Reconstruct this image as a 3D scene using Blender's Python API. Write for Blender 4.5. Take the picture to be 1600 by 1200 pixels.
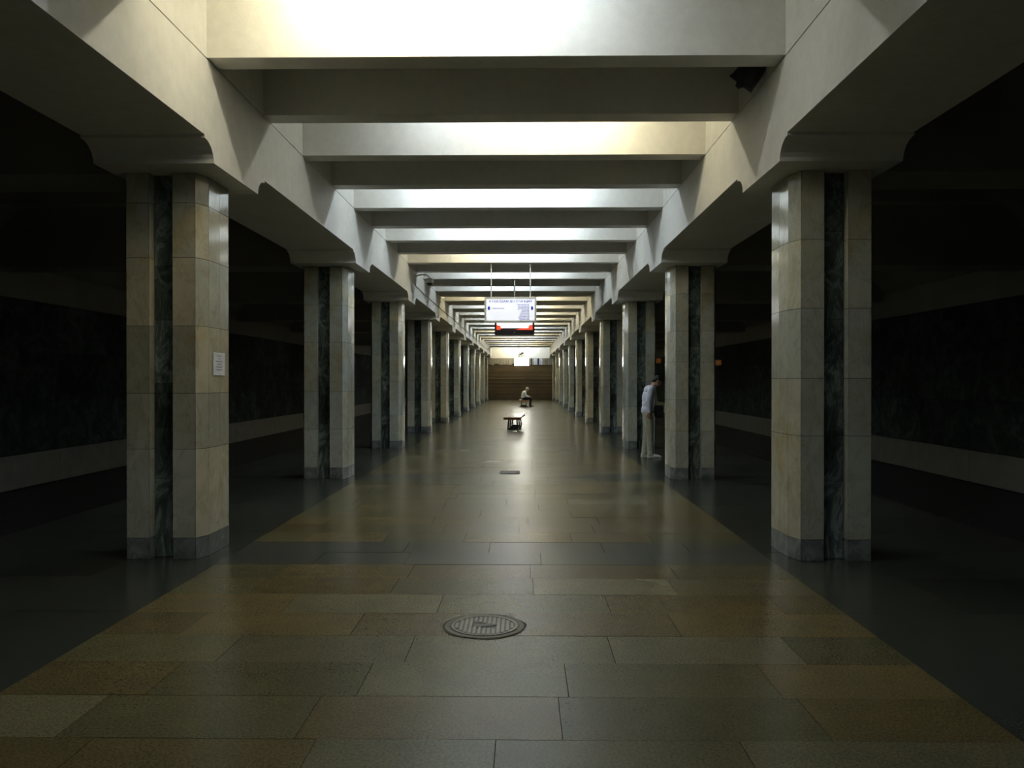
import bpy, bmesh, math, random
from mathutils import Vector, Matrix
R = random.Random(7)
C = bpy.context.scene.collection
scene = bpy.context.scene
for o in list(bpy.data.objects): bpy.data.objects.remove(o)

# ------------------------------------------------------------------ camera, world, exposure
F = 1290.3                                   # focal length in pixels of the 1600 px wide frame
cam_d = bpy.data.cameras.new('camera'); cam = bpy.data.objects.new('camera', cam_d); C.objects.link(cam)
cam_d.sensor_width = 36; cam_d.lens = F * 36 / 1600; cam_d.clip_start = .05; cam_d.clip_end = 300
cam.location = (.235, 0, 1.6)
cam.rotation_euler = (math.radians(90) - math.atan(5.3 / F), 0, math.atan(17.3 / F))
scene.camera = cam
w = bpy.data.worlds.new('world'); scene.world = w; w.use_nodes = True
w.node_tree.nodes['Background'].inputs[0].default_value = (0, 0, 0, 1)
scene.view_settings.view_transform = 'Standard'; scene.view_settings.look = 'None'
scene.view_settings.exposure = 0.0; scene.view_settings.gamma = 1; scene.view_settings.use_curve_mapping = False
TUBE = 102.0                                  # radiance of the fluorescent tubes
COOL = (.80, .93, 1.06); WARM = (1.0, .92, .66)
# strength and tint of the left and right tube of every second coffer, from just behind the viewer onwards
CELLS = [((.20, COOL), (.20, COOL)), ((.22, COOL), (.22, COOL)), ((.45, COOL), (.45, COOL)),
         ((1.0, WARM), (.60, COOL)), ((.42, COOL), (.90, WARM)), ((1.15, COOL), (1.1, COOL)), ((1.0, COOL), (1.05, COOL)),
         ((.6, WARM), (1.0, COOL)), ((.5, COOL), (.9, COOL)), ((.6, COOL), (.35, COOL)), ((.5, WARM), (.9, WARM)),
         ((.7, COOL), (.9, WARM)), ((.7, COOL), (.9, WARM)), ((.5, COOL), (.7, WARM)), ((.8, COOL), (.8, WARM)),
         ((.8, COOL), (.6, COOL)), ((.7, WARM), (.8, COOL)), ((.8, COOL), (.9, WARM)), ((.9, WARM), (.8, COOL)),
         ((.8, WARM), (.8, COOL)), ((.8, COOL), (.8, WARM)), ((.9, WARM), (.7, WARM)), ((.8, COOL), (.8, WARM)), ((1.2, WARM), (1.1, COOL))]
CELLS = [tuple((st * (1 + max(0, min(i - 6, 8)) * .09), co) for st, co in c) for i, c in enumerate(CELLS)]

# ------------------------------------------------------------------ materials
def mat(name, build):
    m = bpy.data.materials.new(name); m.use_nodes = True; nt = m.node_tree
    b = nt.nodes['Principled BSDF']; build(nt, b); return m
def N(nt, t, **k):
    n = nt.nodes.new(t)
    for a, v in k.items(): setattr(n, a, v)
    return n
def noise(nt, scale, detail=4, rough=.55, dist=0, vec=None, stretch=None):
    tc = N(nt, 'ShaderNodeTexCoord'); src = tc.outputs['Object'] if vec is None else vec
    if stretch:
        mp = N(nt, 'ShaderNodeMapping'); nt.links.new(src, mp.inputs[0]); mp.inputs['Scale'].default_value = stretch; src = mp.outputs[0]
    n = N(nt, 'ShaderNodeTexNoise'); nt.links.new(src, n.inputs['Vector'])
    n.inputs['Scale'].default_value = scale; n.inputs['Detail'].default_value = detail
    n.inputs['Roughness'].default_value = rough; n.inputs['Distortion'].default_value = dist
    return n.outputs['Fac']
def ramp(nt, fac, stops):
    r = N(nt, 'ShaderNodeValToRGB'); nt.links.new(fac, r.inputs[0]); e = r.color_ramp.elements
    e[0].position, e[0].color = stops[0][0], (*stops[0][1], 1); e[1].position, e[1].color = stops[-1][0], (*stops[-1][1], 1)
    for p, c in stops[1:-1]:
        q = e.new(p); q.color = (*c, 1)
    return r.outputs[0]
def mul(nt, a, b, fac=1, mode='MULTIPLY'):
    m = N(nt, 'ShaderNodeMix', data_type='RGBA', blend_type=mode); m.inputs[0].default_value = fac
    for s, v in ((6, a), (7, b)):
        if isinstance(v, tuple): m.inputs[s].default_value = (*v, 1)
        else: nt.links.new(v, m.inputs[s])
    return m.outputs[2]
def bump(nt, b, h, strength, dist=.01):
    n = N(nt, 'ShaderNodeBump'); n.inputs['Strength'].default_value = strength; n.inputs['Distance'].default_value = dist
    nt.links.new(h, n.inputs['Height']); nt.links.new(n.outputs[0], b.inputs['Normal'])
def tint(nt):
    a = N(nt, 'ShaderNodeAttribute'); a.attribute_name = 'tint'; return a.outputs['Color']
def plain(name, col, rough=.5, metal=0, emit=None, es=1, spec=.5, grain=0):
    def f(nt, b):
        b.inputs['Base Color'].default_value = (*col, 1); b.inputs['Roughness'].default_value = rough
        b.inputs['Metallic'].default_value = metal; b.inputs['Specular IOR Level'].default_value = spec
        if emit: b.inputs['Emission Color'].default_value = (*emit, 1); b.inputs['Emission Strength'].default_value = es
        else:
            n = noise(nt, 14 if not grain else grain, 5)
            nt.links.new(mul(nt, col, ramp(nt, n, [(.3, (.82,)*3), (.7, (1.1,)*3)])), b.inputs['Base Color'])
            bump(nt, b, noise(nt, 60, 3), .12, .004)
    return mat(name, f)
def f_plaster(nt, b):
    big = noise(nt, .9, 5, .6); fine = noise(nt, 9, 6, .65)
    c = ramp(nt, big, [(.35, (.74, .72, .66)), (.65, (.81, .79, .73))])
    nt.links.new(mul(nt, c, ramp(nt, fine, [(.3, (.92,)*3), (.7, (1.02,)*3)])), b.inputs['Base Color'])
    b.inputs['Roughness'].default_value = .75; b.inputs['Specular IOR Level'].default_value = .25
    bump(nt, b, noise(nt, 45, 4), .25, .004)
def f_cream(nt, b):                                    # pale yellowish marble cladding
    cl = noise(nt, 3.2, 6, .62, .6); vein = noise(nt, 2.1, 5, .7, 1.6, stretch=(1, 1, .45)); st = noise(nt, 1.7, 3, .5, .4)
    c = ramp(nt, cl, [(.3, (.37, .37, .30)), (.5, (.46, .46, .38)), (.75, (.52, .525, .455))])
    c = mul(nt, c, ramp(nt, vein, [(.47, (1, 1, 1)), (.495, (.84, .82, .74)), (.52, (1, 1, 1))]))
    c = mul(nt, c, ramp(nt, st, [(.56, (1, 1, 1)), (.76, (.95, .82, .52))]))
    nt.links.new(mul(nt, c, tint(nt)), b.inputs['Base Color'])
    nt.links.new(ramp(nt, cl, [(.3, (.16,)*3), (.8, (.08,)*3)]), b.inputs['Roughness'])
    b.inputs['Specular IOR Level'].default_value = .5
def f_dark(nt, b):                                     # dark green streaked marble in the slots and on the track walls
    v = noise(nt, 3.5, 8, .68, 2.2, stretch=(1.4, 1.4, .6)); c2 = noise(nt, 1.3, 3)
    c = ramp(nt, v, [(.36, (.05, .066, .06)), (.5, (.12, .15, .14)), (.57, (.27, .32, .295)), (.63, (.13, .16, .15))])
    c = mul(nt, c, ramp(nt, c2, [(.3, (.55,)*3), (.7, (1.15,)*3)]))
    nt.links.new(mul(nt, c, tint(nt)), b.inputs['Base Color']); b.inputs['Roughness'].default_value = .22
def f_wall(nt, b):
    v = noise(nt, 2.5, 8, .68, 1.2); c2 = noise(nt, .7, 3)
    c = ramp(nt, v, [(.36, (.030, .040, .034)), (.5, (.06, .075, .068)), (.60, (.11, .13, .12))])
    nt.links.new(mul(nt, mul(nt, c, ramp(nt, c2, [(.3, (.55,)*3), (.7, (1.15,)*3)])), tint(nt)), b.inputs['Base Color']); b.inputs['Roughness'].default_value = .75
    b.inputs['Specular IOR Level'].default_value = .12
def f_grey(nt, b):                                     # blue grey plinth marble
    v = noise(nt, 5, 7, .65, 1.8)
    c = ramp(nt, v, [(.32, (.085, .095, .098)), (.5, (.16, .175, .175)), (.6, (.24, .255, .25))])
    nt.links.new(mul(nt, c, tint(nt)), b.inputs['Base Color']); b.inputs['Roughness'].default_value = .3
def f_floor(nt, b):                                    # worn polished granite slabs
    g = noise(nt, 70, 3, .8); cl = noise(nt, 1.6, 5, .6); d = noise(nt, 7, 5, .7); dd = noise(nt, .55, 3, .5)
    c = ramp(nt, g, [(.35, (.58,)*3), (.65, (1.38,)*3)])
    c = mul(nt, c, ramp(nt, cl, [(.3, (.86, .87, .89)), (.7, (1.08, 1.06, 1.0))]))
    c = mul(nt, c, ramp(nt, d, [(.3, (.90,)*3), (.7, (1.06,)*3)]))
    nt.links.new(mul(nt, c, tint(nt)), b.inputs['Base Color'])
    r = mul(nt, ramp(nt, tint(nt), [(.07, (.235,)*3), (.16, (.268,)*3)]), ramp(nt, dd, [(.3, (1.06,)*3), (.7, (.96,)*3)]))
    nt.links.new(r, b.inputs['Roughness']); b.inputs['Specular IOR Level'].default_value = .33
def f_wood(nt, b):
    g = noise(nt, 9, 6, .6, .5, stretch=(6, .6, 6))
    nt.links.new(ramp(nt, g, [(.3, (.11, .045, .018)), (.7, (.25, .115, .045))]), b.inputs['Base Color']); b.inputs['Roughness'].default_value = .22
def f_slat(nt, b):
    g = noise(nt, 3, 6, .6, .3, stretch=(.5, 1, 5)); q = noise(nt, .5, 3)
    c = ramp(nt, g, [(.3, (.095, .062, .026)), (.7, (.16, .108, .048))])
    nt.links.new(mul(nt, mul(nt, c, ramp(nt, q, [(.35, (.7,)*3), (.65, (1.1,)*3)])), tint(nt)), b.inputs['Base Color']); b.inputs['Roughness'].default_value = .45
M = dict(
    plaster=mat('white_plaster', f_plaster), cream=mat('cream_marble', f_cream), dark=mat('green_marble', f_dark), wallm=mat('track_wall_marble', f_wall), grey=mat('plinth_marble', f_grey),
    floor=mat('granite_slab', f_floor), wood=mat('varnished_wood', f_wood), slat=mat('brown_slat', f_slat),
    joint=plain('joint_mortar', (.060, .055, .040), .9), iron=plain('cast_iron', (.085, .078, .068), .48, .6), ironp=plain('worn_iron', (.23, .22, .19), .42, .6),
    black=plain('black_plastic', (.012, .012, .013), .4), pit=plain('track_pit', (.012, .011, .010), .9), steel=plain('brushed_steel', (.45, .45, .44), .3, .9),
    whitep=plain('white_paint', (.66, .65, .60), .4), paper=plain('paper', (.72, .73, .80), .7), ink=plain('grey_ink', (.22, .22, .28), .7),
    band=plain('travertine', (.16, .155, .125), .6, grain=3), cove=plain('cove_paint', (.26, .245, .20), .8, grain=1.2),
    hemp=plain('grey_cable', (.10, .095, .09), .6), signp=plain('sign_face', (.7, .7, .7), .4, emit=(.90, .92, 1.0), es=.70),
    blue=plain('sign_blue', (.02, .03, .35), .5, emit=(.02, .03, .42), es=.25), skin=plain('skin', (.42, .24, .16), .55),
    shirt=plain('pale_shirt', (.76, .78, .93), .85), shirtw=plain('white_shirt', (.74, .76, .72), .85), beige=plain('beige_trousers', (.42, .41, .31), .9),
    navy=plain('dark_trousers', (.010, .011, .014), .9), shoe=plain('pale_shoe', (.58, .56, .46), .6), shoed=plain('black_shoe', (.012, .012, .012), .45),
    hair=plain('dark_hair', (.010, .008, .007), .6), hairg=plain('white_hair', (.70, .68, .60), .7), bag=plain('black_bag', (.008, .008, .009), .6),
    strap=plain('pale_strap', (.42, .42, .34), .8), eye=plain('eye_white', (.7, .7, .68), .3), glass=plain('smoked_dome', (.02, .02, .02), .08),
    red=plain('screen_red', (.3, .02, .01), .3, emit=(1.0, .075, .03), es=1.15), white=plain('screen_white', (.8, .8, .8), .3, emit=(1, .98, .97), es=1.8),
    bright=plain('screen_bright', (.8, .8, .8), .3, emit=(1, .985, .90), es=19), orange=plain('orange_lamp', (.3, .1, .01), .4, emit=(1, .30, .04), es=.055),
    relief=plain('stone_relief', (.36, .32, .24), .7, grain=4), reliefb=plain('blue_grey_relief', (.62, .65, .75), .6, grain=4))
def tube_mat(name, col, s):
    return plain(name, (.8, .8, .8), .4, emit=col, es=s)

# ------------------------------------------------------------------ mesh helpers
class MB:
    def __init__(s): s.v = []; s.f = []; s.t = []; s.m = []
    def add(s, vs, fs, tint=(1, 1, 1), mi=0):
        k = len(s.v); s.v += [tuple(p) for p in vs]
        for f in fs: s.f.append([i + k for i in f]); s.t.append(tint); s.m.append(mi)
        return s
    def box(s, x0, x1, y0, y1, z0, z1, tint=(1, 1, 1), mi=0, mx=None):
        vs = [Vector(p) for p in ((x0,y0,z0),(x1,y0,z0),(x1,y1,z0),(x0,y1,z0),(x0,y0,z1),(x1,y0,z1),(x1,y1,z1),(x0,y1,z1))]
        if mx: vs = [mx @ p for p in vs]
        return s.add(vs, [(3,2,1,0),(4,5,6,7),(0,1,5,4),(1,2,6,5),(2,3,7,6),(3,0,4,7)], tint, mi)
    def prism(s, pts, z0, z1, tint=(1, 1, 1), mi=0, mx=None):           # pts: plan outline, counter-clockwise
        n = len(pts); vs = [Vector((p[0], p[1], z)) for z in (z0, z1) for p in pts]
        if mx: vs = [mx @ p for p in vs]
        return s.add(vs, [tuple(range(n))[::-1], tuple(range(n, 2*n))] + [(i, (i+1) % n, n + (i+1) % n, n + i) for i in range(n)], tint, mi)
    def tube(s, pts, r, n=8, caps=True, tint=(1, 1, 1), mi=0):
        pts = [Vector(p) for p in pts]; rs = r if isinstance(r, (list, tuple)) else [r] * len(pts); rings = []
        up = Vector((0, 0, 1))
        for i, p in enumerate(pts):
            d = (pts[min(i+1, len(pts)-1)] - pts[max(i-1, 0)]).normalized()
            a = d.cross(up if abs(d.dot(up)) < .95 else Vector((1, 0, 0))).normalized(); b = a.cross(d)
            rings.append([p + (a * math.cos(q) + b * math.sin(q)) * rs[i] for q in (2*math.pi*k/n for k in range(n))])
        vs = [v for rg in rings for v in rg]; fs = []
        for i in range(len(pts) - 1):
            for k in range(n): fs.append((i*n + k, (i+1)*n + k, (i+1)*n + (k+1) % n, i*n + (k+1) % n))
        if caps: fs += [tuple(range(n)), tuple(range((len(pts)-1)*n, len(pts)*n))[::-1]]
        return s.add(vs, fs, tint, mi)
    def ell(s, c, r, nu=14, nv=9, mx=None, tint=(1, 1, 1), mi=0):
        vs = []; 
        for j in range(nv + 1):
            th = math.pi * j / nv
            for i in range(nu):
                ph = 2*math.pi*i/nu; p = Vector((r[0]*math.sin(th)*math.cos(ph), r[1]*math.sin(th)*math.sin(ph), r[2]*math.cos(th)))
                if mx: p = mx @ p
                vs.append(p + Vector(c))
        fs = [(j*nu + i, (j+1)*nu + i, (j+1)*nu + (i+1) % nu, j*nu + (i+1) % nu) for j in range(nv) for i in range(nu)]
        return s.add(vs, fs, tint, mi)
    def build(s, name, mats, parent=None, smooth=False, loc=None, merge=False, kind=None):
        me = bpy.data.meshes.new(name); off = Vector(loc) if loc is not None else Vector((0, 0, 0))
        me.from_pydata([tuple(Vector(p) - off) for p in s.v], [], s.f)
        if not isinstance(mats, (list, tuple)): mats = [mats]
        for m in mats: me.materials.append(m)
        at = me.color_attributes.new('tint', 'FLOAT_COLOR', 'CORNER'); k = 0; data = []
        for f, t in zip(s.f, s.t): data += [*t, 1.0] * len(f)
        at.data.foreach_set('color', data)
        me.polygons.foreach_set('material_index', s.m)
        if smooth: me.polygons.foreach_set('use_smooth', [True] * len(me.polygons))
        if merge:
            bm = bmesh.new(); bm.from_mesh(me); bmesh.ops.remove_doubles(bm, verts=bm.verts, dist=1e-5); bm.to_mesh(me); bm.free()
        me.update()
        o = bpy.data.objects.new(name, me); C.objects.link(o); o.location = off
        if parent: o.parent = parent; 
        if kind: o['kind'] = kind
        return o
def bevel(o, w, seg=2):
    m = o.modifiers.new('bevel', 'BEVEL'); m.width = w; m.segments = seg; m.limit_method = 'ANGLE'; return o
def tag(o, label, cat, group=None):
    o['label'] = label; o['category'] = cat
    if group: o['group'] = group
    return o
def thing(name, label, cat, loc=(0, 0, 0), rz=0, group=None):
    o = bpy.data.objects.new(name, None); C.objects.link(o); o.location = loc; o.rotation_euler = (0, 0, rz); o.empty_display_size = .1
    return tag(o, label, cat, group)
def struct(o): o['kind'] = 'structure'; return o
def jit(a=.1, warm=.04):
    v = 1 + R.uniform(-a, a); q = R.uniform(-warm, warm); return (v * (1 + q), v, v * (1 - q * 1.5))

# ------------------------------------------------------------------ main dimensions (metres; y runs away from the viewer)
BAY = 6.0; COL0 = 7.766; YB = -4.3; YE = 68.8
ROWS = range(-1, 11)                                    # column rows; the one at -1 stands beside the viewer
GX0, GX1 = 2.41, 3.45; ZC, ZS, ZB, ZT = 3.46, 3.645, 4.30, 5.10
PE, WX = 5.12, 8.70                                     # platform edge, track wall
colY = [COL0 + BAY * n for n in ROWS]

# ------------------------------------------------------------------ floor
fb = MB().box(-PE, PE, YB, YE, -.30, -.030, mi=0)
floor = struct(fb.build('floor', M['joint']))
def slab_tint(y, band):
    if band: 
        v = R.uniform(.85, 1.1); return (.078 * v, .082 * v, .072 * v)
    v = R.uniform(.80, 1.12); q = R.random()
    base = (.150, .118, .055) if q < .4 else ((.124, .112, .058) if q < .8 else (.155, .140, .082))
    return tuple(c * v for c in base)
far_b = MB(); G = .0019; nslab = 0
y = 7.17 - 23 * .5; row = -23; rows = []
while y < YE - .01:
    rows.append((y, min(y + .5, YE), row)); y += .5; row += 1
for (y0, y1, r) in rows:
    band = (r % 12) in (0, 1)
    x = -2.45; start = x; cuts = [x]
    x += R.uniform(.45, 1.05)
    while x < 2.45 - .4: cuts.append(x); x += R.choice((1.08, 1.08, 1.0, 1.2, .8))
    cuts.append(2.45)
    near = 2.9 < y0 < 15.5
    for a, b in zip(cuts, cuts[1:]):
        t = slab_tint(y0, band); dz = R.uniform(-.0012, .0012)
        tgt = MB() if near else far_b
        if abs((y0+y1)/2 - 5.37) < .8 and a < -.045 < b + .3 and near: dz = -.001
        tgt.box(a + G, b - G, y0 + G, y1 - G, -.035, dz, t)
        if near: tgt.build('slab', M['floor'], floor)
far_b.build('slab_paving', M['floor'], floor, kind='stuff')
ab = MB(); eb = MB()                                      # dark side aisles: slabs with joints, too dark to tell apart
for sx in (-1, 1):
    y = YB
    while y < YE - .01:
        y1 = min(y + 1.0, YE)
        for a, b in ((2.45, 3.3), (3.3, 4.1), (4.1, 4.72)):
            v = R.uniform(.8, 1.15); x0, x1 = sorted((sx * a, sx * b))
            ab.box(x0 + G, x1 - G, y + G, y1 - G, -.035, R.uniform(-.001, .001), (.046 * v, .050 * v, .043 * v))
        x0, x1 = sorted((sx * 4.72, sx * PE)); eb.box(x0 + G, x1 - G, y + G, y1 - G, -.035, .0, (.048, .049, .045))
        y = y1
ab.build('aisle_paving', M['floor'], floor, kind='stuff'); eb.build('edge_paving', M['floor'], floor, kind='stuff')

# ------------------------------------------------------------------ track pits and track walls
for sx, nm in ((-1, 'left'), (1, 'right')):
    p = MB(); x0, x1 = sorted((sx * PE, sx * (WX + .25)))
    p.box(x0, x1, YB, YE, -1.35, -1.15)
    pit = struct(p.build('trim_1' if sx < 0 else 'trim_2', M['pit']))
    for rx in (6.15, 7.67):
        MB().box(sx*rx - .035, sx*rx + .035, YB, YE, -1.15, -1.02).box(sx*rx - .075, sx*rx + .075, YB, YE, -1.15, -1.135).build('rail', M['iron'], pit)
    wb = MB(); a, b = sorted((sx * (WX + .04), sx * (WX + .25))); wb.box(a, b, YB, YE, -1.15, 4.5)
    wall = struct(wb.build('wall_' + nm, M['pit']))
    # cove and fascia above the marble, pale stone band below it
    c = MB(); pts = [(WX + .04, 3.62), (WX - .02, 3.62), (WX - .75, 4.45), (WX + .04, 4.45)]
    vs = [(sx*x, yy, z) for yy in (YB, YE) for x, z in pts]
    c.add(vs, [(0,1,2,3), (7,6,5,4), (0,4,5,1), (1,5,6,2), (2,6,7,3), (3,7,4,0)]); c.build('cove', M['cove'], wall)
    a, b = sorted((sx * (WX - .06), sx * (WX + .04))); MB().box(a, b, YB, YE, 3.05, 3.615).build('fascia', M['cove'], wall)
    meshes = []
    n = 34; L = (YE - 2.0) / n
    for i in range(n):
        for z0, z1, k in ((.30, 1.22, 'dark'), (1.22, 2.14, 'dark'), (2.14, 3.04, 'dark'), (-.31, .29, 'band')):
            v = R.uniform(.6, 1.2); y0 = 2.0 + i * L
            a, b = sorted((sx * (WX + R.uniform(-.002, .002) - (.03 if k == 'band' else 0)), sx * (WX + .04)))
            MB().box(a, b, y0 + .004, y0 + L - .004, z0 + .004, z1 - .004, (v * .7, v * .7, v * .7) if k == 'dark' else (v, v, v)).build('panel', M['wallm' if k == 'dark' else k], wall)
    for z0, z1, k in ((.30, 3.04, 'dark'), (-.31, .29, 'band')):
        a, b = sorted((sx * WX, sx * (WX + .04))); MB().box(a, b, YB, 2.0, z0, z1, (.6,)*3).build('panel', M['wallm' if k == 'dark' else k], wall)

# ------------------------------------------------------------------ ceiling: slab, aisle slabs, girders with caps, cross beams
cb = MB().box(-GX1, GX1, YB, YE, ZT, ZT + .2)
for sx in (-1, 1):
    a, b = sorted((sx * GX1, sx * (WX + .25))); cb.box(a, b, YB, YE, 4.45, 4.65)
ceiling = struct(cb.build('ceiling', M['plaster']))
for sx in (-1, 1):
    prof = []                                             # underside of the girder: flat soffit, lip, quarter-round cove, cap
    for cy in colY:
        ca, cz = cy - .726, cy + .45                     # near and far edge of the cap underside
        wv, hh = .205, ZS - .025 - ZC
        prof += [(ca - wv - .012, ZS), (ca - wv, ZS), (ca - wv, ZS - .025)]
        prof += [(ca - wv + wv * math.sin(t), ZS - .025 - hh * (1 - math.cos(t))) for t in (math.pi/2 * k/7 for k in range(1, 8))]
        prof += [(cz + wv - wv * math.sin(t), ZS - .025 - hh * (1 - math.cos(t))) for t in (math.pi/2 * k/7 for k in range(7, 0, -1))]
        prof += [(cz + wv, ZS - .025), (cz + wv, ZS), (cz + wv + .012, ZS)]
    prof = [(YB, ZS)] + [p for p in prof if p[0] < YE - .01] + [(YE, prof[-1][1] if prof[-1][0] < YE else ZS)]
    g = MB(); n = len(prof); xi, xo = sx * GX0, sx * GX1
    vs = []
    for (yy, z) in prof: vs += [(xi, yy, z), (xo, yy, z), (xi, yy, ZB - .010), (xo, yy, 4.6)]
    fs = []
    for i in range(n - 1):
        a, b = i * 4, (i + 1) * 4
        fs += [(a, b, b + 1, a + 1), (a, a + 2, b + 2, b), (a + 1, b + 1, b + 3, a + 3)]
    g.add(vs, fs)
    x0, x1 = sorted((sx * GX0, sx * GX1)); g.box(x0, x1, YB, YE, ZB, ZT)
    x0, x1 = sorted((sx * (GX0 + .014), sx * (GX1 - .01))); g.box(x0, x1, YB, YE, ZB - .03, ZB)
    go = g.build('girder', M['plaster'], ceiling)
    bm = bmesh.new(); bm.from_mesh(go.data); bmesh.ops.remove_doubles(bm, verts=bm.verts, dist=1e-6); bmesh.ops.recalc_face_normals(bm, faces=bm.faces); bm.to_mesh(go.data); bm.free()
    for cy in colY:                                       # heavy cross beams over the dark aisles
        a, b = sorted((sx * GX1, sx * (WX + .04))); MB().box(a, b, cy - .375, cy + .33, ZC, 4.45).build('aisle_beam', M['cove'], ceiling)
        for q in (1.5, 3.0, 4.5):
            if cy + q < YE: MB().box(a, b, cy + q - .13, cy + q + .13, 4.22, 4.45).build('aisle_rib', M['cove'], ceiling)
beamY = [6.88 + 1.5 * k for k in range(-7, 41)]
proto = None
for by in beamY:
    if proto is None:
        proto = MB().box(-GX0 - .001, GX0 + .001, -.13, .13, ZB - .001, ZT).build('beam', M['plaster'], ceiling); o = proto
    else: o = proto.copy(); C.objects.link(o)
    o.location = (0, by + .13, 0); o.parent = ceiling

# ------------------------------------------------------------------ wall behind the viewer and the end wall
struct(MB().box(-WX - .25, WX + .25, YB - .2, YB, -1.35, 5.3).build('wall_back', M['plaster']))
ew = MB().box(-WX - .25, WX + .25, YE + .06, YE + .3, -1.35, 5.3)
end = struct(ew.build('wall_front', M['joint']))
MB().box(-GX0, GX0, YE, YE + .06, ZC, ZT).build('header', M['plaster'], end)
for sx in (-1, 1):
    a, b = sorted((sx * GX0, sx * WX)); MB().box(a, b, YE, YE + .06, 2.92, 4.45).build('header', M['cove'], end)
s = MB(); z = .02; i = 0
while z < 2.88:
    hh = .108; v = R.uniform(.55, 1.2); 
    if abs(z - 1.75) < .06: v = 1.5
    s.box(-WX, WX, YE - .03 + (.012 if i % 2 else 0), YE + .06, z, z + hh - .012, (v, v, v)); z += hh; i += 1
s.build('slat_cladding', M['slat'], end, kind='stuff')
x = -GX0 - .2
while x < GX0 + .2:                                       # relief frieze between header and slats
    wd = R.uniform(.14, .30); wd = min(wd, GX0 + .2 - x); v = R.uniform(.5, 1.25); lo = 2.90 + R.choice((0, .04, .1, .02)) if x < .2 else 2.92
    if wd < .03: break
    if .95 < x < 1.45: k = 'reliefb'; wd = min(.42, wd * 2)
    else: k = 'relief'
    MB().box(x, x + wd - .02, YE - R.uniform(.02, .09), YE + .06, lo, ZC - .02, (v, v, v)).build('frieze_panel', M[k], end)
    x += wd
for xx in (.93, 1.50):
    MB().box(xx - .05, xx + .05, YE - .10, YE + .0, 2.92, ZC - .02).build('frieze_post', M['black'], end)

# ------------------------------------------------------------------ columns
HD, SD = .42, .105
half = [(.31, -.42), (.368, -.25), (.374, .0), (.368, .25), (.31, .42)]
outline = [(-.31, -.42), (-SD, -.42), (-SD, -.31), (SD, -.31), (SD, -.42)] + half + [(SD, .42), (SD, .31), (-SD, .31), (-SD, .42)] + [(-x, yv) for x, yv in half[::-1]]
outline = outline[:-1]                                     # counter-clockwise from above
kinds = ['cream', 'cheek', 'slot', 'cheek', 'cream'] + ['side'] * 4 + ['cream', 'cheek', 'slot', 'cheek', 'cream'] + ['side'] * 4
def inset(poly, d):
    n = len(poly); out = []
    for i in range(n):
        a, b, c = (Vector(poly[j % n]) for j in (i - 1, i, i + 1))
        e1 = (b - a).normalized(); e2 = (c - b).normalized(); n1 = Vector((-e1.y, e1.x)); n2 = Vector((-e2.y, e2.x))
        m = (n1 + n2); m = m / max(m.length, 1e-6); out.append(b + m * (d / max(m.dot(n1), .3)))
    return out
core = inset(outline, .022)
ORD = ['nearest', 'second nearest', 'third', 'fourth', 'fifth', 'sixth', 'seventh', 'eighth', 'ninth', 'tenth', 'eleventh and last']
def tile(mb, i, z0, z1, t, out=0., g=.0024):
    n = len(outline); a, b = Vector(outline[i]), Vector(outline[(i+1) % n]); e = (b - a).normalized(); nn = Vector((e.y, -e.x))
    p = [a + e * g + nn * out, b - e * g + nn * out, Vector(core[(i+1) % n]) - e * g, Vector(core[i]) + e * g]
    vs = [(q.x, q.y, z) for z in (z0 + g, z1 - g) for q in p]
    mb.add(vs, [(0,1,2,3)[::-1], (4,5,6,7), (0,1,5,4), (1,2,6,5), (2,3,7,6), (3,0,4,7)], t)
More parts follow.
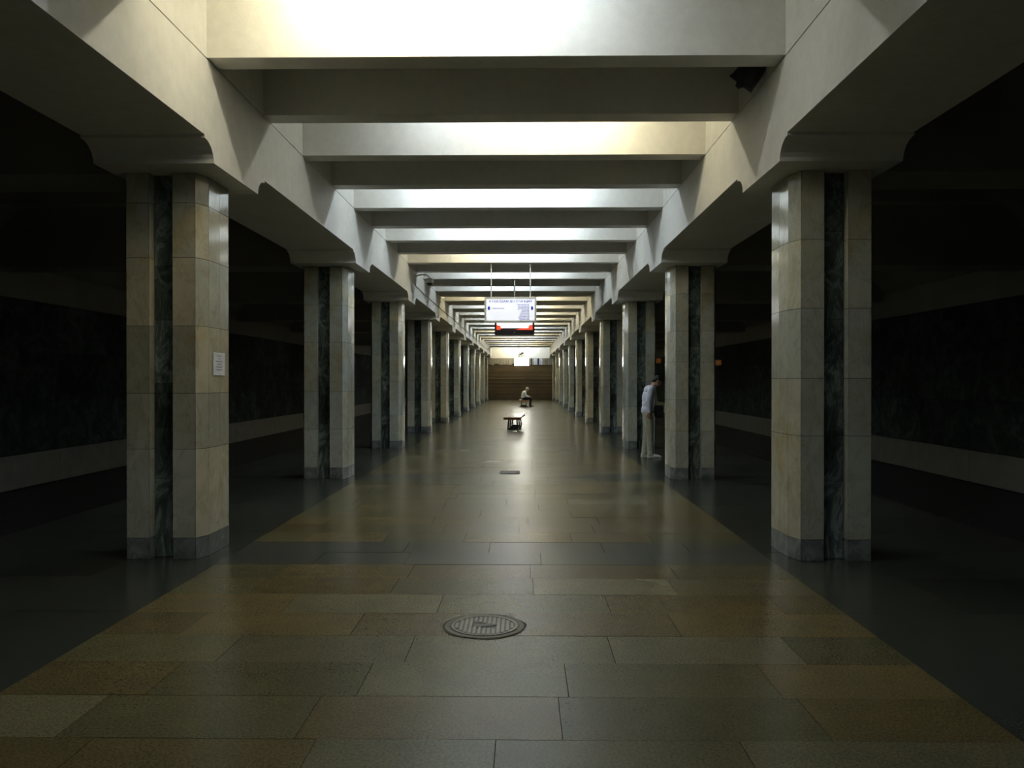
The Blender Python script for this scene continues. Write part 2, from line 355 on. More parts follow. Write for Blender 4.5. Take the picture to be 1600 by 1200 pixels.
def column(sx, n, cy):
    side = 'left' if sx < 0 else 'right'
    if n < 0: lab = 'cream marble column standing beside the viewer on the %s, outside the frame' % side
    elif n == 0: lab = ('large cream marble column nearest on the left, white paper notice taped to it' if sx < 0 else 'large cream marble column nearest on the right, bright lamp reflections on its edge')
    else:
        lab = '%s cream marble column from the viewer in the %s row' % (ORD[n] if n > 1 else 'second', side)
        if n == 1 and sx > 0: lab = 'second column from the viewer in the right row, just right of the standing man'
        if n == 2 and sx > 0: lab = 'third column from the viewer in the right row, behind the standing man'
    c = thing('column', lab, 'column', (sx * 3.005, cy, 0), 0 if sx < 0 else math.pi, 'marble columns in two rows')
    flip = sx > 0
    if flip: c.rotation_euler = (0, 0, 0)
    MB().prism([(q.x, q.y) for q in core], .001, ZC - .001).build('core', M['joint'], c)
    if n == 0 and sx < 0: cz = [.19, .986, 1.486, 2.09, 2.70, 3.19, ZC]
    elif n == 0: cz = [.19, 1.11, 1.62, 2.24, 2.85, ZC]
    else:
        cz = [.19]; 
        while cz[-1] < ZC - .75: cz.append(cz[-1] + R.choice((.5, .6, .61, .8, .62)))
        cz.append(ZC)
    base = 1 + R.uniform(-.12, .12); hue = R.uniform(-.05, .05)
    tints = {}
    many = n <= 5
    stacks = {k: MB() for k in ('cream', 'grey', 'dark')}
    for i, k in enumerate(kinds):
        if k == 'slot':
            zz = [0, R.uniform(.5, .9), 1.1 + R.uniform(-.1, .1), R.uniform(1.4, 1.8), 2.15, R.uniform(2.6, 3.0), ZC]
            for a, b in zip(zz, zz[1:]):
                v = R.choice((.6, .8, 1.0, 1.3)); t = (v, v, v); mb = MB() if many else stacks['dark']
                tile(mb, i, a, b, t)
                if many: mb.build('dark_panel', M['dark'], c)
            continue
        t = (base * .95,) * 3; mb = MB() if many else stacks['grey']; v = R.uniform(.8, 1.15)
        tile(mb, i, 0, .19, (v, v, v))
        if many: mb.build('plinth_tile', M['grey'], c)
        for j, (a, b) in enumerate(zip(cz, cz[1:])):
            tt = tints.setdefault((j, k == 'side'), jit(.15, .06)); w = R.uniform(.95, 1.05)
            t = (tt[0] * base * w * (1 + hue), tt[1] * base * w, tt[2] * base * w * (1 - hue))
            mb = MB() if many else stacks['cream']; tile(mb, i, a, b, t, 0, .0022)
            if many: mb.build('tile', M['cream'], c)
    if not many:
        for k, mb in stacks.items():
            nm = {'cream': 'marble_cladding', 'grey': 'plinth', 'dark': 'slot_panel'}[k]
            mb.build(nm, M[k], c, kind='stuff')
    return c
cols = {}
for n, cy in zip(ROWS, colY):
    for sx in (-1, 1): cols[(n, sx)] = column(sx, n, cy)

# ------------------------------------------------------------------ fluorescent lamps hidden between the beams
WORD = ['first', 'second', 'third', 'fourth', 'fifth', 'sixth', 'seventh', 'eighth', 'ninth', 'tenth', 'eleventh', 'twelfth', 'thirteenth', 'fourteenth',
        'fifteenth', 'sixteenth', 'seventeenth', 'eighteenth', 'nineteenth', 'twentieth', 'twenty-first']
tm = {}
OFF = {3: -.45, 4: .20, 5: -.1}
for i, pair in enumerate(CELLS):
    yy = 6.26 + 3.0 * (i - 3)
    if i == len(CELLS) - 1: yy = 67.95
    if i < 3: lab = 'fluorescent ceiling lamp %s' % ('just above and ahead of the viewer, outside the frame', 'above the viewer, outside the frame', 'behind the viewer, outside the frame')[2 - i]
    else: lab = 'fluorescent lamp hidden between the ceiling beams, lighting the %s bright beam face from the viewer' % WORD[i - 3] if i < len(CELLS) - 1 else 'fluorescent lamp hidden above, lighting the white header of the end wall'
    l = thing('fluorescent_lamp', lab, 'ceiling lamp', (OFF.get(i, -.08), yy, ZT), 0, 'fluorescent lamps between the beams')
    bevel(MB().box(-1.32, 1.32, -.07, .07, -.13, -.001).build('housing', M['whitep'], l), .008, 1)
    for sx, (st, col) in zip((-1, 1), pair):
        key = (st, col)
        if key not in tm: tm[key] = tube_mat('tube_glow', col, TUBE * st)
        MB().tube([(sx * .05, 0, -.23), (sx * 1.25, 0, -.23)], .021, 8, caps=False).build('tube', tm[key], l, smooth=True)
        for q in (.06, 1.24): MB().box(sx*q - .015, sx*q + .015, -.025, .025, -.25, -.13).build('holder', M['whitep'], l)

# ------------------------------------------------------------------ text helper
GL = {}
def font_mesh(st, res):
    cu = bpy.data.curves.new('t', 'FONT'); cu.body = st; cu.size = 1; cu.resolution_u = res
    to = bpy.data.objects.new('t', cu); C.objects.link(to); bpy.context.view_layer.update()
    me = bpy.data.meshes.new_from_object(to.evaluated_get(bpy.context.evaluated_depsgraph_get())); bpy.data.objects.remove(to)
    r = ([tuple(v.co) for v in me.vertices], [tuple(p.vertices) for p in me.polygons]); bpy.data.meshes.remove(me); return r
def width(st): 
    v, _ = font_mesh(st, 2); return max(p[0] for p in v) - min(p[0] for p in v)
def stroke_glyph(ch, adv, hx, hc):                         # letters the built-in font fills wrongly are drawn from bars and bowls
    v = []; f = []; w = .088; l = .065; r_ = adv - .065
    def bar(x0, x1, y0, y1): k = len(v); v.extend([(x0, y0, 0), (x1, y0, 0), (x1, y1, 0), (x0, y1, 0)]); f.append((k, k+1, k+2, k+3))
    def bowl(x0, x1, y0, y1):
        bar(x0, x1 - .12, y0, y0 + w * .85); bar(x0, x1 - .12, y1 - w * .85, y1); cy = (y0 + y1) / 2; n = 8; k = len(v)
        for i in range(n + 1):
            t = -math.pi/2 + math.pi * i / n
            v.append((x1 - .12 + .12 * math.cos(t), cy + (y1 - y0) / 2 * math.sin(t), 0)); v.append((x1 - .12 + (.12 - w) * max(math.cos(t), 0), cy + ((y1 - y0) / 2 - w * .85) * math.sin(t), 0))
        for i in range(n): f.append((k + 2*i, k + 2*i + 2, k + 2*i + 3, k + 2*i + 1))
    if ch == 'н': bar(l, l + w, 0, hx); bar(r_ - w, r_, 0, hx); bar(l + w, r_ - w, hx * .44, hx * .44 + w * .85)
    elif ch == 'ь': bar(l, l + w, 0, hx); bowl(l + w, r_ + .02, 0, hx * .60)
    elif ch == 'ы': bar(l, l + w, 0, hx); bowl(l + w, r_ - .15, 0, hx * .60); bar(r_ - w, r_, 0, hx)
    elif ch == 'Р': bar(l, l + w, 0, hc); bowl(l + w, r_ + .02, hc * .42, hc)
    return v, f
def text(st, size, mt, parent, loc, align='CENTER', name='lettering', sx=1.0, res=3, bold=0):
    """flat lettering, set letter by letter from cached glyphs"""
    key0 = ('о', res)
    if 'hx' not in GL:
        GL['hx'] = max(p[1] for p in font_mesh('х', 3)[0]); GL['hc'] = max(p[1] for p in font_mesh('Н', 3)[0]); GL['ll'] = width('ii')
    V = []; Fc = []; x = 0
    for ch in st:
        if (ch, res) not in GL:
            adv = width('i' + ch + 'i') - GL['ll']
            if ch == ' ': g = ([], [])
            elif ch in 'ньыР': g = stroke_glyph(ch, adv, GL['hx'], GL['hc'])
            else: g = font_mesh(ch, res)
            GL[(ch, res)] = (g, adv)
        (gv, gf), adv = GL[(ch, res)]; k = len(V)
        V += [(x + p[0], p[1] - GL['hc'] / 2, 0) for p in gv]; Fc += [tuple(i + k for i in q) for q in gf]; x += adv
    off = {'CENTER': -x/2, 'LEFT': 0, 'RIGHT': -x}[align]; b = MB()
    for k, dx in enumerate((-bold, 0, bold) if bold else (0,)):
        b.add([((p[0] + off) * size * sx + dx, -k * .00015, p[1] * size) for p in V], Fc)
    o = b.build(name, mt, parent); o.location = loc; return o

# ------------------------------------------------------------------ station sign hanging from a beam
SY = 19.01
def wx(px, D): return (px - 817.3) * D / F + .235
def wz(py, D): return 1.6 + (594.7 - py) * D / F
x0, x1 = wx(757, SY), wx(838.3, SY); z0, z1 = wz(504, SY), wz(464.5, SY); sc = (x0 + x1) / 2; W = x1 - x0; H = z1 - z0
sg = thing('hanging_sign', 'white lit sign with blue lettering hanging from two rods over the hall', 'sign', (sc, SY, z0))
bevel(MB().box(-W/2 + .02, W/2 - .02, -.055, .055, .02, H - .02).build('box', M['whitep'], sg), .006, 1)
f = MB(); t = .045
for a, b, c, d in ((-W/2, W/2, 0, t), (-W/2, W/2, H - t, H), (-W/2, -W/2 + t, t, H - t), (W/2 - t, W/2, t, H - t)): f.box(a, b, -.07, .07, c, d)
f.build('frame', M['whitep'], sg)
MB().box(-W/2 + t, W/2 - t, -.062, -.056, t, H - t).build('face', M['signp'], sg)
text('К ПОЕЗДАМ ДО СТАНЦИЙ', .066, M['blue'], sg, (0, -.064, H - .100), sx=1.13, bold=.0022, res=12)
text('Парк культуры', .040, M['blue'], sg, (-W/2 + .17, -.064, H * .56), 'LEFT', bold=.001)
for k, s_ in enumerate(['Комсомольская', 'Автозаводская', 'Пролетарская', 'Дв. Революции', 'Заречная', 'Ленинская', 'Чкаловская', 'Московская', 'Канавинская', 'Бурнаковская', 'Буревестник']):
    text(s_, .037, M['blue'], sg, (W/2 - .165, -.064, H - .170 - k * .0345), 'RIGHT', bold=.0012)
for sx in (-1, 1):
    pts = [(0, .055), (.030, .02), (.030, .04), (.052, .04), (.052, -.04), (.030, -.04), (.030, -.02), (0, -.055)]
    pts = [(-.036, 0), (-.006, .060), (-.006, .040), (.024, .040), (.024, -.040), (-.006, -.040), (-.006, -.060)]
    cxx = sx * (W/2 - .105); a = MB(); vs = [(cxx + (p[0] if sx < 0 else -p[0]), yv, H * .56 + p[1]) for yv in (-.0635, -.062) for p in pts]; m = len(pts)
    a.add(vs, [tuple(range(m)), tuple(range(m, 2*m))[::-1]] + [(i, (i+1) % m, m + (i+1) % m, m + i) for i in range(m)]); a.build('arrow', M['blue'], sg)
for px in (767.5, 828.5):
    rx = wx(px, SY) - sc; MB().tube([(rx, 0, H - .01), (rx, 0, ZB - z0)], .014, 10).tube([(rx, 0, ZB - z0 - .012), (rx, 0, ZB - z0)], .035, 10).build('rod', M['whitep'], sg, smooth=False)

# ------------------------------------------------------------------ screens on poles (the near one shows red, the far one glares white)
def screen(D, xa, xb, za, zb, lab, far, polex):
    cxx = (xa + xb) / 2; W = xb - xa; H = zb - za
    s = thing('hanging_screen', lab, 'screen', (cxx, D, za))
    bevel(MB().box(-W/2, W/2, -.05, .05, 0, H).build('casing', M['black'], s), .02, 2)
    px = polex - cxx
    MB().tube([(px, 0, H - .02), (px, 0, ZB - za)], .022, 12).build('pole', M['steel'] if not far else M['black'], s, smooth=False)
    MB().box(px - .11, px + .11, -.07, .07, ZB - za - .015, ZB - za).build('flange', M['black'], s)
    if far: MB().box(-W/2 + .02, W/2 - .02, -.056, -.050, .02, H - .02).build('display', M['bright'], s)
    else:
        b = .135
        MB().box(-W/2 + .05, W/2 - .05, -.0545, -.050, b, H - .04).build('display', M['red'], s)
        d = MB(); zt = H - .05; a0 = -W/2 + .17; a1 = W/2 - .16
        pts = [(a0, b + .045), (a1 , b + .05), (a1 + .01, b + .12), (W/2 - .055, b + .14), (W/2 - .055, zt), (-W/2 + .055, zt), (-W/2 + .055, b + .13), (a0 - .01, b + .11)]
        m = len(pts); vs = [(p[0], yv, p[1]) for yv in (-.0565, -.0545) for p in pts]
        d.add(vs, [tuple(range(m)), tuple(range(m, 2*m))[::-1]] + [(i, (i+1) % m, m + (i+1) % m, m + i) for i in range(m)]); d.build('white_graphic', M['white'], s)
        d = MB(); pts = [(a0, b + .02), (a0 + .45, b - .001), (a0 + .40, b + .025), (a1, b + .044), (a0, b + .044)]
        pts = [(a0 - .02, b), (a0 + .38, b), (a0 + .50, b + .03), (a1, b + .05), (a0, b + .045)]
        m = len(pts); vs = [(p[0], yv, p[1]) for yv in (-.0568, -.0546) for p in pts]
        d.add(vs, [tuple(range(m)), tuple(range(m, 2*m))[::-1]] + [(i, (i+1) % m, m + (i+1) % m, m + i) for i in range(m)]); d.build('dark_graphic', M['black'], s)
        MB().box(-.012, .012, -.052, -.050, .055, .079).build('badge', M['whitep'], s)
    return s
screen(22.01, wx(773, 22.01), wx(835, 22.01), wz(523.5, 22.01), wz(523.5, 22.01) + .62, 'black screen showing red and white, hanging on a pole just below the lit sign', False, wx(804, 22.01))
screen(58.01, wx(803.3, 58.01), wx(826.8, 58.01), wz(571.5, 58.01), wz(558.7, 58.01), 'glaring white screen hanging on a pole near the far end of the hall', True, wx(811, 58.01))

# ------------------------------------------------------------------ security cameras, cable, loudspeaker
sc_ = thing('security_camera', 'white dome security camera on a curved arm on the left girder', 'security camera', (-2.41, 19.95, 4.05))
bevel(MB().box(.002, .06, -.09, .09, -.12, .12).build('mount', M['whitep'], sc_), .01, 2)
arm = [(.05, 0, .07), (.13, 0, .10), (.22, 0, .115), (.31, 0, .10), (.37, 0, .06), (.385, 0, .02)]
MB().tube(arm, .017, 10).build('arm', M['whitep'], sc_, smooth=True)
hs = MB(); hs.tube([(.385, 0, .03), (.385, 0, .015), (.385, 0, -.02), (.385, 0, -.06), (.385, 0, -.09)], [.03, .075, .10, .105, .09], 20); hs.build('housing', M['whitep'], sc_, smooth=True)
MB().ell((.385, 0, -.09), (.068, .068, .065), 20, 12).build('dome', M['glass'], sc_, smooth=True)
cable = []
yq = 19.9
yq = 20.06; cable.append((-2.398, 20.05, 3.93))
while yq < 66: yq += 1.5; cable.append((-2.396, yq, 3.90 + R.uniform(-.012, .012)))
tag(MB().tube(cable, .009, 6).build('cable', M['hemp']), 'thin grey cable running along the left girder from the dome camera', 'cable')
ec = thing('security_camera', 'small dark security camera on the white header of the end wall', 'security camera', (wx(815.5, YE), YE - .002, wz(552, YE)))
MB().box(-.05, .05, -.04, 0, -.05, .14).build('mount', M['hemp'], ec)
MB().tube([(0, -.03, .03), (-.01, -.16, .0), (-.02, -.2, -.04)], .02, 8).build('arm', M['hemp'], ec)
MB().tube([(.13, -.20, .03), (-.17, -.24, -.11)], .065, 12).build('housing', M['black'], ec, smooth=False)
ls = thing('loudspeaker', 'black horn loudspeaker under the beams in the top right corner', 'loudspeaker', (2.41, 7.45, 4.52))
MB().box(-.03, -.001, -.10, .10, -.10, .10).build('bracket', M['black'], ls)
MB().tube([(-.02, 0, .0), (-.12, .03, -.04)], .03, 8).build('arm', M['black'], ls)
MB().tube([(-.02, -.02, .03), (-.07, .02, -.06), (-.13, .06, -.14), (-.19, .10, -.215)], [.07, .10, .115, .12], 16).build('horn', M['black'], ls, smooth=True)
MB().tube([(-.185, .095, -.205), (-.20, .106, -.224)], [.125, .125], 16).build('rim', M['black'], ls)
MB().tube([(-.195, .10, -.218), (-.225, .117, -.25)], [.05, .02], 10).build('driver', M['black'], ls)

# ------------------------------------------------------------------ paper notices
def notice(c, i, za, zb, ya, yb, lab, out):
    n_ = thing('paper_notice', lab, 'notice', out)
    return n_
pn = thing('paper_notice', 'white printed notice taped to the nearest left column', 'notice', (-3.005 + .379, COL0 - .03, 1.65))
e = MB(); yy0, yy1 = -.145, .145
e.box(0, .0015, yy0, yy1, 0, .213).build('sheet', M['paper'], pn)
pr = MB()
for k, (a, b) in enumerate(((-.05, .05), (-.025, .03), (-.09, .09), (-.04, .05), (-.08, .07), (-.09, .085))):
    z = .178 - k * .026; pr.box(.0016, .0020, a, b, z, z + .007)
pr.build('print', M['ink'], pn)
pn.rotation_euler = (0, 0, math.radians(0))
fn = thing('paper_notice', 'small pale notice on a far column of the right row', 'notice', (3.005 - .378, COL0 + BAY * 9 - .02, 1.53))
MB().box(-.012, 0, -.2, .2, 0, .30).build('sheet', M['paper'], fn)

# ------------------------------------------------------------------ manhole cover and floor grate
mh = thing('manhole_cover', 'round cast iron manhole cover set in the floor near the viewer', 'manhole cover', (wx(757, 5.37), 5.37, 0))
MB().prism([(.272*math.cos(a) * (1 + .02 * math.sin(7*a)), .272*math.sin(a) * (1 + .02 * math.cos(5*a))) for a in (2*math.pi*k/48 for k in range(48))], .0, .0022).build('mortar_ring', M['joint'], mh)
def ring(mb, r0, r1, z0, z1, n=48):
    vs = [(r*math.cos(2*math.pi*k/n), r*math.sin(2*math.pi*k/n), z) for r, z in ((r1, z0), (r1, z1), (r0, z1), (r0, z0)) for k in range(n)]
    mb.add(vs, [(a*n + k, ((a+1) % 4)*n + k, ((a+1) % 4)*n + (k+1) % n, a*n + (k+1) % n)[::-1] for a in range(4) for k in range(n)]); return mb
ring(MB(), .229, .258, .001, .0042).build('collar', M['band'], mh); ring(MB(), .219, .227, .001, .0035).build('frame', M['iron'], mh)
MB().prism([(.217*math.cos(a), .217*math.sin(a)) for a in (2*math.pi*k/48 for k in range(48))], .001, .0035).build('plate', M['iron'], mh)
ring(MB(), .200, .216, .003, .0075).build('rim', M['ironp'], mh)
for k in range(-6, 7):
    xk = k * .030; hl = math.sqrt(max(.19**2 - xk**2, 0))
    for a, b in (((-hl, hl),) if abs(k) > 2 else ((-hl, -.05 - .012 * k), (.05 - .012 * k, hl))):
        if b - a > .02: MB().box(xk - .009, xk + .009, a, b, .003, .0075).build('rib', M['ironp'], mh)
mx = Matrix.Rotation(math.radians(24), 4, 'Z')
MB().box(-.068, .068, -.0165, .0165, .0036, .0074, mx=mx).build('keyhole', M['black'], mh)
MB().box(-.075, .075, .018, .026, .0036, .0072, mx=mx).box(-.075, .075, -.026, -.018, .0036, .0072, mx=mx).build('keyhole_rim', M['ironp'], mh)
gr = thing('floor_grate', 'small dark rectangular metal grate in the floor of the hall', 'grate', (wx(796.5, 14.36), 14.36, 0))
f = MB(); 
for a, b, c, d in ((-.17, .17, -.20, -.175), (-.17, .17, .175, .20), (-.17, -.145, -.175, .175), (.145, .17, -.175, .175)): f.box(a, b, c, d, .0, .009)
f.build('frame', M['hemp'], gr); MB().box(-.145, .145, -.175, .175, .0, .003).build('plate', M['black'], gr)
for k in range(5):
    xk = -.11 + k * .055; MB().box(xk - .010, xk + .010, -.175, .175, .003, .007).build('bar', M['hemp'], gr)

# ------------------------------------------------------------------ benches
def bench(loc, rz, lab, length=2.75):
    b = thing('bench', lab, 'bench', loc, rz, 'wooden benches in the middle of the hall'); hl = length / 2
    for k in range(4):
        x = -.27 + k * .137; bevel(MB().box(x, x + .129, -hl, hl, .365, .412).build('plank', M['wood'], b), .006, 2)
    for yv in (-hl - .012, hl - .028): bevel(MB().box(-.285, .285, yv, yv + .04, .328, .408).build('end_board', M['wood'], b), .005, 1)
    for yv in (-hl + .30, 0, hl - .30):
        for sx in (-1, 1):
            l = MB().tube([(sx * .125, yv, .366), (sx * .165, yv, .02)], [.026, .024], 8).build('leg', M['black'], b, smooth=True)
        MB().box(-.20, .20, yv - .02, yv + .02, .33, .364).build('bearer', M['black'], b)
        MB().box(-.18, .18, yv - .02, yv + .02, .0, .045).build('foot_bar', M['black'], b)
    for sx in (-1, 1): MB().box(sx*.16 - .012, sx*.16 + .012, -hl + .30, hl - .30, .03, .05).build('runner', M['black'], b)
    return b
bench((-.045, 28.1, 0), math.radians(-2.9), 'empty dark wooden bench standing in the middle of the floor')
bench((wx(818.3, 50.8), 51.8, 0), 0, 'wooden bench the seated man sits on near the far end')

# ------------------------------------------------------------------ people: shapes are fused into one surface by a voxel remesh
def fuse(mb, name, mt, parent, vox, it=6):
    o = mb.build('tmp', mt); md = o.modifiers.new('r', 'REMESH'); md.mode = 'VOXEL'; md.voxel_size = vox
    sm = o.modifiers.new('s', 'SMOOTH'); sm.iterations = it; sm.factor = .5
    bpy.context.view_layer.update()
    me = bpy.data.meshes.new_from_object(o.evaluated_get(bpy.context.evaluated_depsgraph_get())); bpy.data.objects.remove(o)
    me.polygons.foreach_set('use_smooth', [True] * len(me.polygons)); me.name = name
    me.materials.clear(); me.materials.append(mt); me.polygons.foreach_set('material_index', [0] * len(me.polygons))
    q = bpy.data.objects.new(name, me); C.objects.link(q); q.parent = parent; return q
def cap(mb, pts, rs, n=12, flat=False):                               # tapered limb with rounded joints
    for i in range(len(pts) - 1): mb.tube([pts[i], pts[i+1]], [rs[i], rs[i+1]], n)
    for p, r in list(zip(pts, rs))[:-1 if flat else None]: mb.ell(p, (r, r, r), n, 8)
def hand(mb, w_, d, palm, s=1.0, curl=.5):
    """w_: wrist, d: direction of the hand, palm: direction the palm faces"""
    d = Vector(d).normalized(); pm = Vector(palm).normalized(); sd = d.cross(pm).normalized(); w_ = Vector(w_)
    basis = Matrix((sd, pm, d)).transposed().to_4x4()
    mb.ell(w_ + d * .045 * s, (.040 * s, .015 * s, .050 * s), 12, 8, mx=basis)
    for k, (o_, L) in enumerate(((-.033, .066), (-.011, .076), (.011, .071), (.032, .055))):
        p0 = w_ + d * .080 * s + sd * o_ * s; a = d; q1 = p0 + (a * math.cos(curl*.5) + pm * math.sin(curl*.5)) * L * .45 * s
        q2 = q1 + (a * math.cos(curl*1.3) + pm * math.sin(curl*1.3)) * L * .32 * s; q3 = q2 + (a * math.cos(curl*2) + pm * math.sin(curl*2)) * L * .23 * s
        cap(mb, [p0, q1, q2, q3], [.0084*s, .0078*s, .0072*s, .0066*s], 8)
    t0 = w_ + d * .025 * s - sd * .030 * s; t1 = t0 + (d * .7 - sd * .6 + pm * .3).normalized() * .042 * s; t2 = t1 + (d * .9 - sd * .1 + pm * .4).normalized() * .032 * s
    cap(mb, [t0, t1, t2], [.013*s, .0105*s, .0085*s], 8)
def head_shapes(mb, c, pitch, s=1.0):
    """head looking along +x, bowed by pitch"""
    rot = Matrix.Rotation(pitch, 4, 'Y'); c = Vector(c)
    def P(x, y, z): return c + rot @ Vector((x*s, y*s, z*s))
    mb.ell(P(-.012, 0, .030), (.096*s, .076*s, .088*s), 18, 12, mx=rot)
    mb.ell(P(.030, 0, -.035), (.060*s, .056*s, .082*s), 16, 10, mx=rot)
    mb.ell(P(.056, 0, -.088), (.030*s, .030*s, .024*s), 12, 8, mx=rot)
    cap(mb, [P(.088, 0, .018), P(.112, 0, -.022)], [.009*s, .014*s], 8)
    mb.ell(P(.078, 0, .034), (.016*s, .052*s, .011*s), 12, 8, mx=rot)
    mb.ell(P(.086, 0, -.050), (.012*s, .024*s, .006*s), 10, 6, mx=rot); mb.ell(P(.084, 0, -.062), (.012*s, .021*s, .006*s), 10, 6, mx=rot)
    for sy in (-1, 1): mb.ell(P(-.008, sy*.076, -.004), (.018*s, .009*s, .032*s), 10, 8, mx=rot)
    return P, rot
def hair_shapes(c, pitch, s=1.0):
    rot = Matrix.Rotation(pitch, 4, 'Y'); c = Vector(c); mb = MB()
    mb.ell(c + rot @ Vector((-.030*s, 0, .050*s)), (.096*s, .084*s, .084*s), 18, 12, mx=rot)
    mb.ell(c + rot @ Vector((-.060*s, 0, -.010*s)), (.052*s, .074*s, .075*s), 16, 10, mx=rot)
    mb.ell(c + rot @ Vector((.040*s, 0, .088*s)), (.048*s, .062*s, .030*s), 14, 8, mx=rot)
    return mb
def eyes(P, rot, s, parent):
    for sy in (-1, 1): MB().ell(P(.077, sy*.031, .012), (.012*s, .012*s, .010*s), 10, 8).build('eye', M['eye'], parent, smooth=True)
def shoe(mb, heel, toe, s=1.0):
    h = Vector(heel); t = Vector(toe); d = (t - h); L = d.length; d.normalize(); a = math.atan2(d.y, d.x); rz = Matrix.Rotation(a, 4, 'Z')
    mb.ell(h + d*.055*s + Vector((0,0,.050*s)), (.062*s, .040*s, .048*s), 14, 8, mx=rz)
    mb.ell(h + d*L*.48 + Vector((0,0,.040*s)), (L*.40, .042*s, .038*s), 14, 8, mx=rz)
    mb.ell(t - d*.075*s + Vector((0,0,.030*s)), (.080*s, .047*s, .029*s), 14, 8, mx=rz)
    mb.box(0, L, -.036*s, .036*s, .0, .018*s, mx=Matrix.Translation(h) @ rz)

# -- young man standing behind the second right column, head bowed (faces +x)
PY = 17.26
man = thing('person', 'standing man in pale long-sleeved shirt and beige trousers bowing his head by the right columns', 'person', (2.84, PY, 0))
b = MB()
pel = (-.01, 0, .94); ch = (.005, 0, 1.22); up = (.035, 0, 1.40); nk = (.095, 0, 1.475); hd = (.195, 0, 1.575)
b.ell(pel, (.105, .155, .13)); b.ell((0, 0, 1.08), (.095, .140, .16)); b.ell(ch, (.115, .165, .20)); b.ell(up, (.10, .17, .10))
cap(b, [(.04, 0, 1.40), (.095, 0, 1.485), (.155, 0, 1.555)], [.065, .054, .052])
Pf, rot = head_shapes(b, hd, math.radians(52), .98)
ankles = [(-.06, .085, .09), (.045, -.085, .09)]
for (ax, ay, az) in ankles:
    cap(b, [(0, ay, .90), (.012 + ax * .4, ay, .50), (ax, ay, az)], [.086, .056, .040]); cap(b, [(ax, ay, .07), (ax + .10, ay, .04)], [.036, .03])
# near arm hangs straight; far arm bends forward to hold the bag
nearA = [(.035, -.185, 1.42), (-.030, -.215, 1.165), (-.005, -.195, .935)]
farA = [(.045, .180, 1.41), (-.005, .215, 1.16), (.105, .15, .99)]
cap(b, nearA, [.050, .040, .027]); cap(b, farA, [.050, .040, .027])
hand(b, nearA[2], (.10, .02, -1), (.15, 1, 0), 1.0, .45); hand(b, farA[2], (.35, -.35, -.85), (.6, -.6, .2), 1.0, 1.0)
fuse(b, 'body', M['skin'], man, .0048, 2)
hm = hair_shapes(hd, math.radians(52), .98); fuse(hm, 'hair', M['hair'], man, .008, 3); eyes(Pf, rot, .98, man)
s = MB(); s.ell((-.012, 0, 1.00), (.128, .178, .13)); s.ell((-.005, 0, 1.12), (.122, .172, .16)); s.ell((.005, 0, 1.24), (.132, .185, .19)); s.ell((.028, 0, 1.40), (.118, .190, .105))
s.ell((.055, 0, 1.44), (.10, .12, .065)); s.tube([(-.014, 0, .935), (-.014, 0, 1.02)], [.128, .125], 20)
cap(s, [nearA[0], nearA[1], (-.004, -.196, .935)], [.066, .056, .044], flat=True); cap(s, [farA[0], farA[1], (.088, .160, 1.012)], [.066, .056, .042], flat=True)
fuse(s, 'shirt', M['shirt'], man, .010, 5)
s = MB(); s.ell((-.012, 0, .93), (.118, .162, .10))
for (ax, ay, az) in ankles: cap(s, [(-.002, ay * .95, .88), (.008 + ax * .4, ay, .50), (ax - .005, ay, .045)], [.104, .078, .064], flat=True)
fuse(s, 'trousers', M['beige'], man, .010, 5)
for k, (ax, ay, az) in enumerate(ankles):
    s = MB(); shoe(s, (ax - .075, ay, 0), (ax + .215, ay - (.02 if k else -.02), 0)); fuse(s, 'shoe', M['shoe'], man, .008, 3)
bg = thing('shoulder_bag', 'black shoulder bag on a pale strap held in front by the standing man', 'bag', (2.84 + .225, PY + .03, .83))
bevel(MB().box(-.075, .075, -.15, .15, .0, .25).build('pouch', M['bag'], bg), .03, 3)
bevel(MB().box(-.080, .080, -.155, .155, .15, .258).build('flap', M['bag'], bg), .02, 2)
st = MB()
for yv in (-.12, .10): st.tube([(-.03, yv, .25), (-.06, yv * .9, .40), (-.075, yv * .9, .55), (-.10, yv * .85, .62)], .011, 6)
st.build('strap', M['strap'], bg)

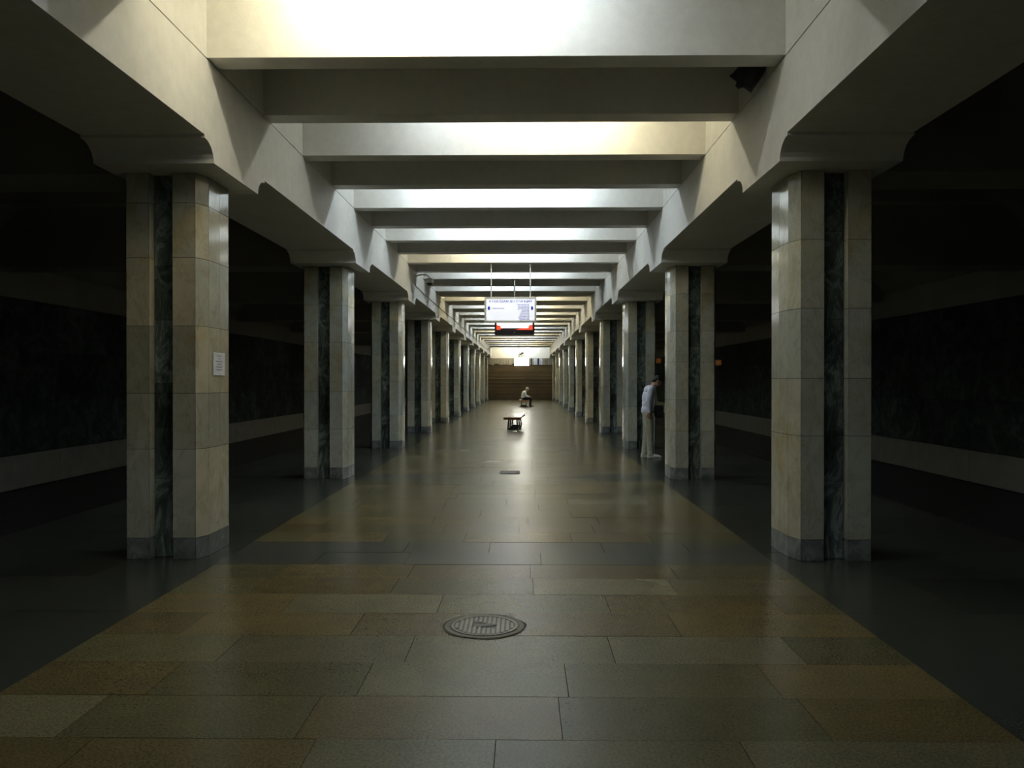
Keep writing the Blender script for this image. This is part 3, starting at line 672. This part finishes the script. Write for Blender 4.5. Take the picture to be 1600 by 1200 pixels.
# -- old man sitting bent forward on the far bench (faces +x)
om = thing('person', 'seated man in white shirt and dark trousers hunched on the far bench', 'person', (.28, 50.95, 0))
b = MB(); hp = .495
b.ell((-.02, 0, hp + .03), (.12, .16, .11)); b.ell((-.035, 0, .66), (.105, .145, .15)); b.ell((.015, 0, .80), (.12, .165, .16)); b.ell((.06, 0, .89), (.10, .17, .09))
cap(b, [(.07, 0, .90), (.13, 0, .975), (.19, 0, 1.03)], [.065, .055, .055])
ho = (.215, 0, 1.06); Pf, rot = head_shapes(b, ho, math.radians(28), .98)
for ay in (-.09, .09):
    cap(b, [(.0, ay, hp), (.42, ay * 1.15, .485), (.39, ay * 1.1, .09)], [.085, .055, .040]); cap(b, [(.39, ay*1.1, .07), (.49, ay*1.15, .035)], [.036, .03])
    A = [(.065, ay * 1.95, .885), (.16, ay * 2.3, .645), (.375, ay * 1.3, .600)]
    cap(b, A, [.05, .04, .027]); hand(b, A[2], (1, -ay * 2.5, -.25), (0, 0, -1), 1.0, .5)
fuse(b, 'body', M['skin'], om, .0048, 2)
fuse(hair_shapes(ho, math.radians(28), .98), 'hair', M['hairg'], om, .008, 3); eyes(Pf, rot, .98, om)
s = MB(); s.ell((-.035, 0, .60), (.142, .185, .16)); s.ell((-.025, 0, .70), (.132, .175, .16)); s.ell((.015, 0, .80), (.138, .188, .17)); s.ell((.055, 0, .885), (.115, .19, .095))
for ay in (-.09, .09): cap(s, [(.065, ay * 1.95, .885), (.16, ay * 2.3, .645), (.345, ay * 1.4, .61)], [.066, .058, .044], flat=True)
fuse(s, 'shirt', M['shirtw'], om, .010, 5)
s = MB(); s.ell((-.02, 0, hp + .01), (.135, .178, .092))
for ay in (-.09, .09): cap(s, [(.0, ay, hp + .005), (.42, ay * 1.15, .49), (.39, ay * 1.1, .05)], [.095, .078, .064], flat=True)
fuse(s, 'trousers', M['navy'], om, .010, 5)
for ay in (-.09, .09):
    s = MB(); shoe(s, (.315, ay*1.1, 0), (.60, ay*1.2, 0)); fuse(s, 'shoe', M['shoed'], om, .008, 3)

# ------------------------------------------------------------------ small orange lights far down the right track wall
for D, L, hgt, lab in ((35.9, 1.1, .26, 'small orange lit box on the right track wall beyond the second right column'), (51.6, 1.6, .34, 'dim orange lit box far down the right track wall behind the standing man')):
    xx = WX - .01; zc = wz(567 if D < 50 else 564, D)
    o = thing('lit_box', lab, 'light', (xx, D, zc))
    MB().box(-.10, -.0, -L/2, L/2, -hgt/2, hgt/2).build('casing', M['black'], o)
    for k in range(3): MB().box(-.105, -.10, -L/2 + .05 + k * L/3, -L/2 + .0 + (k + 1) * L/3 - .05, -hgt/2 + .04, hgt/2 - .04).build('lamp_panel', M['orange'], o)
    MB().box(-.105, -.0, -L/2 - .006, -L/2 - .001, -hgt/2 + .03, hgt/2 - .03).build('end_panel', M['orange'], o)
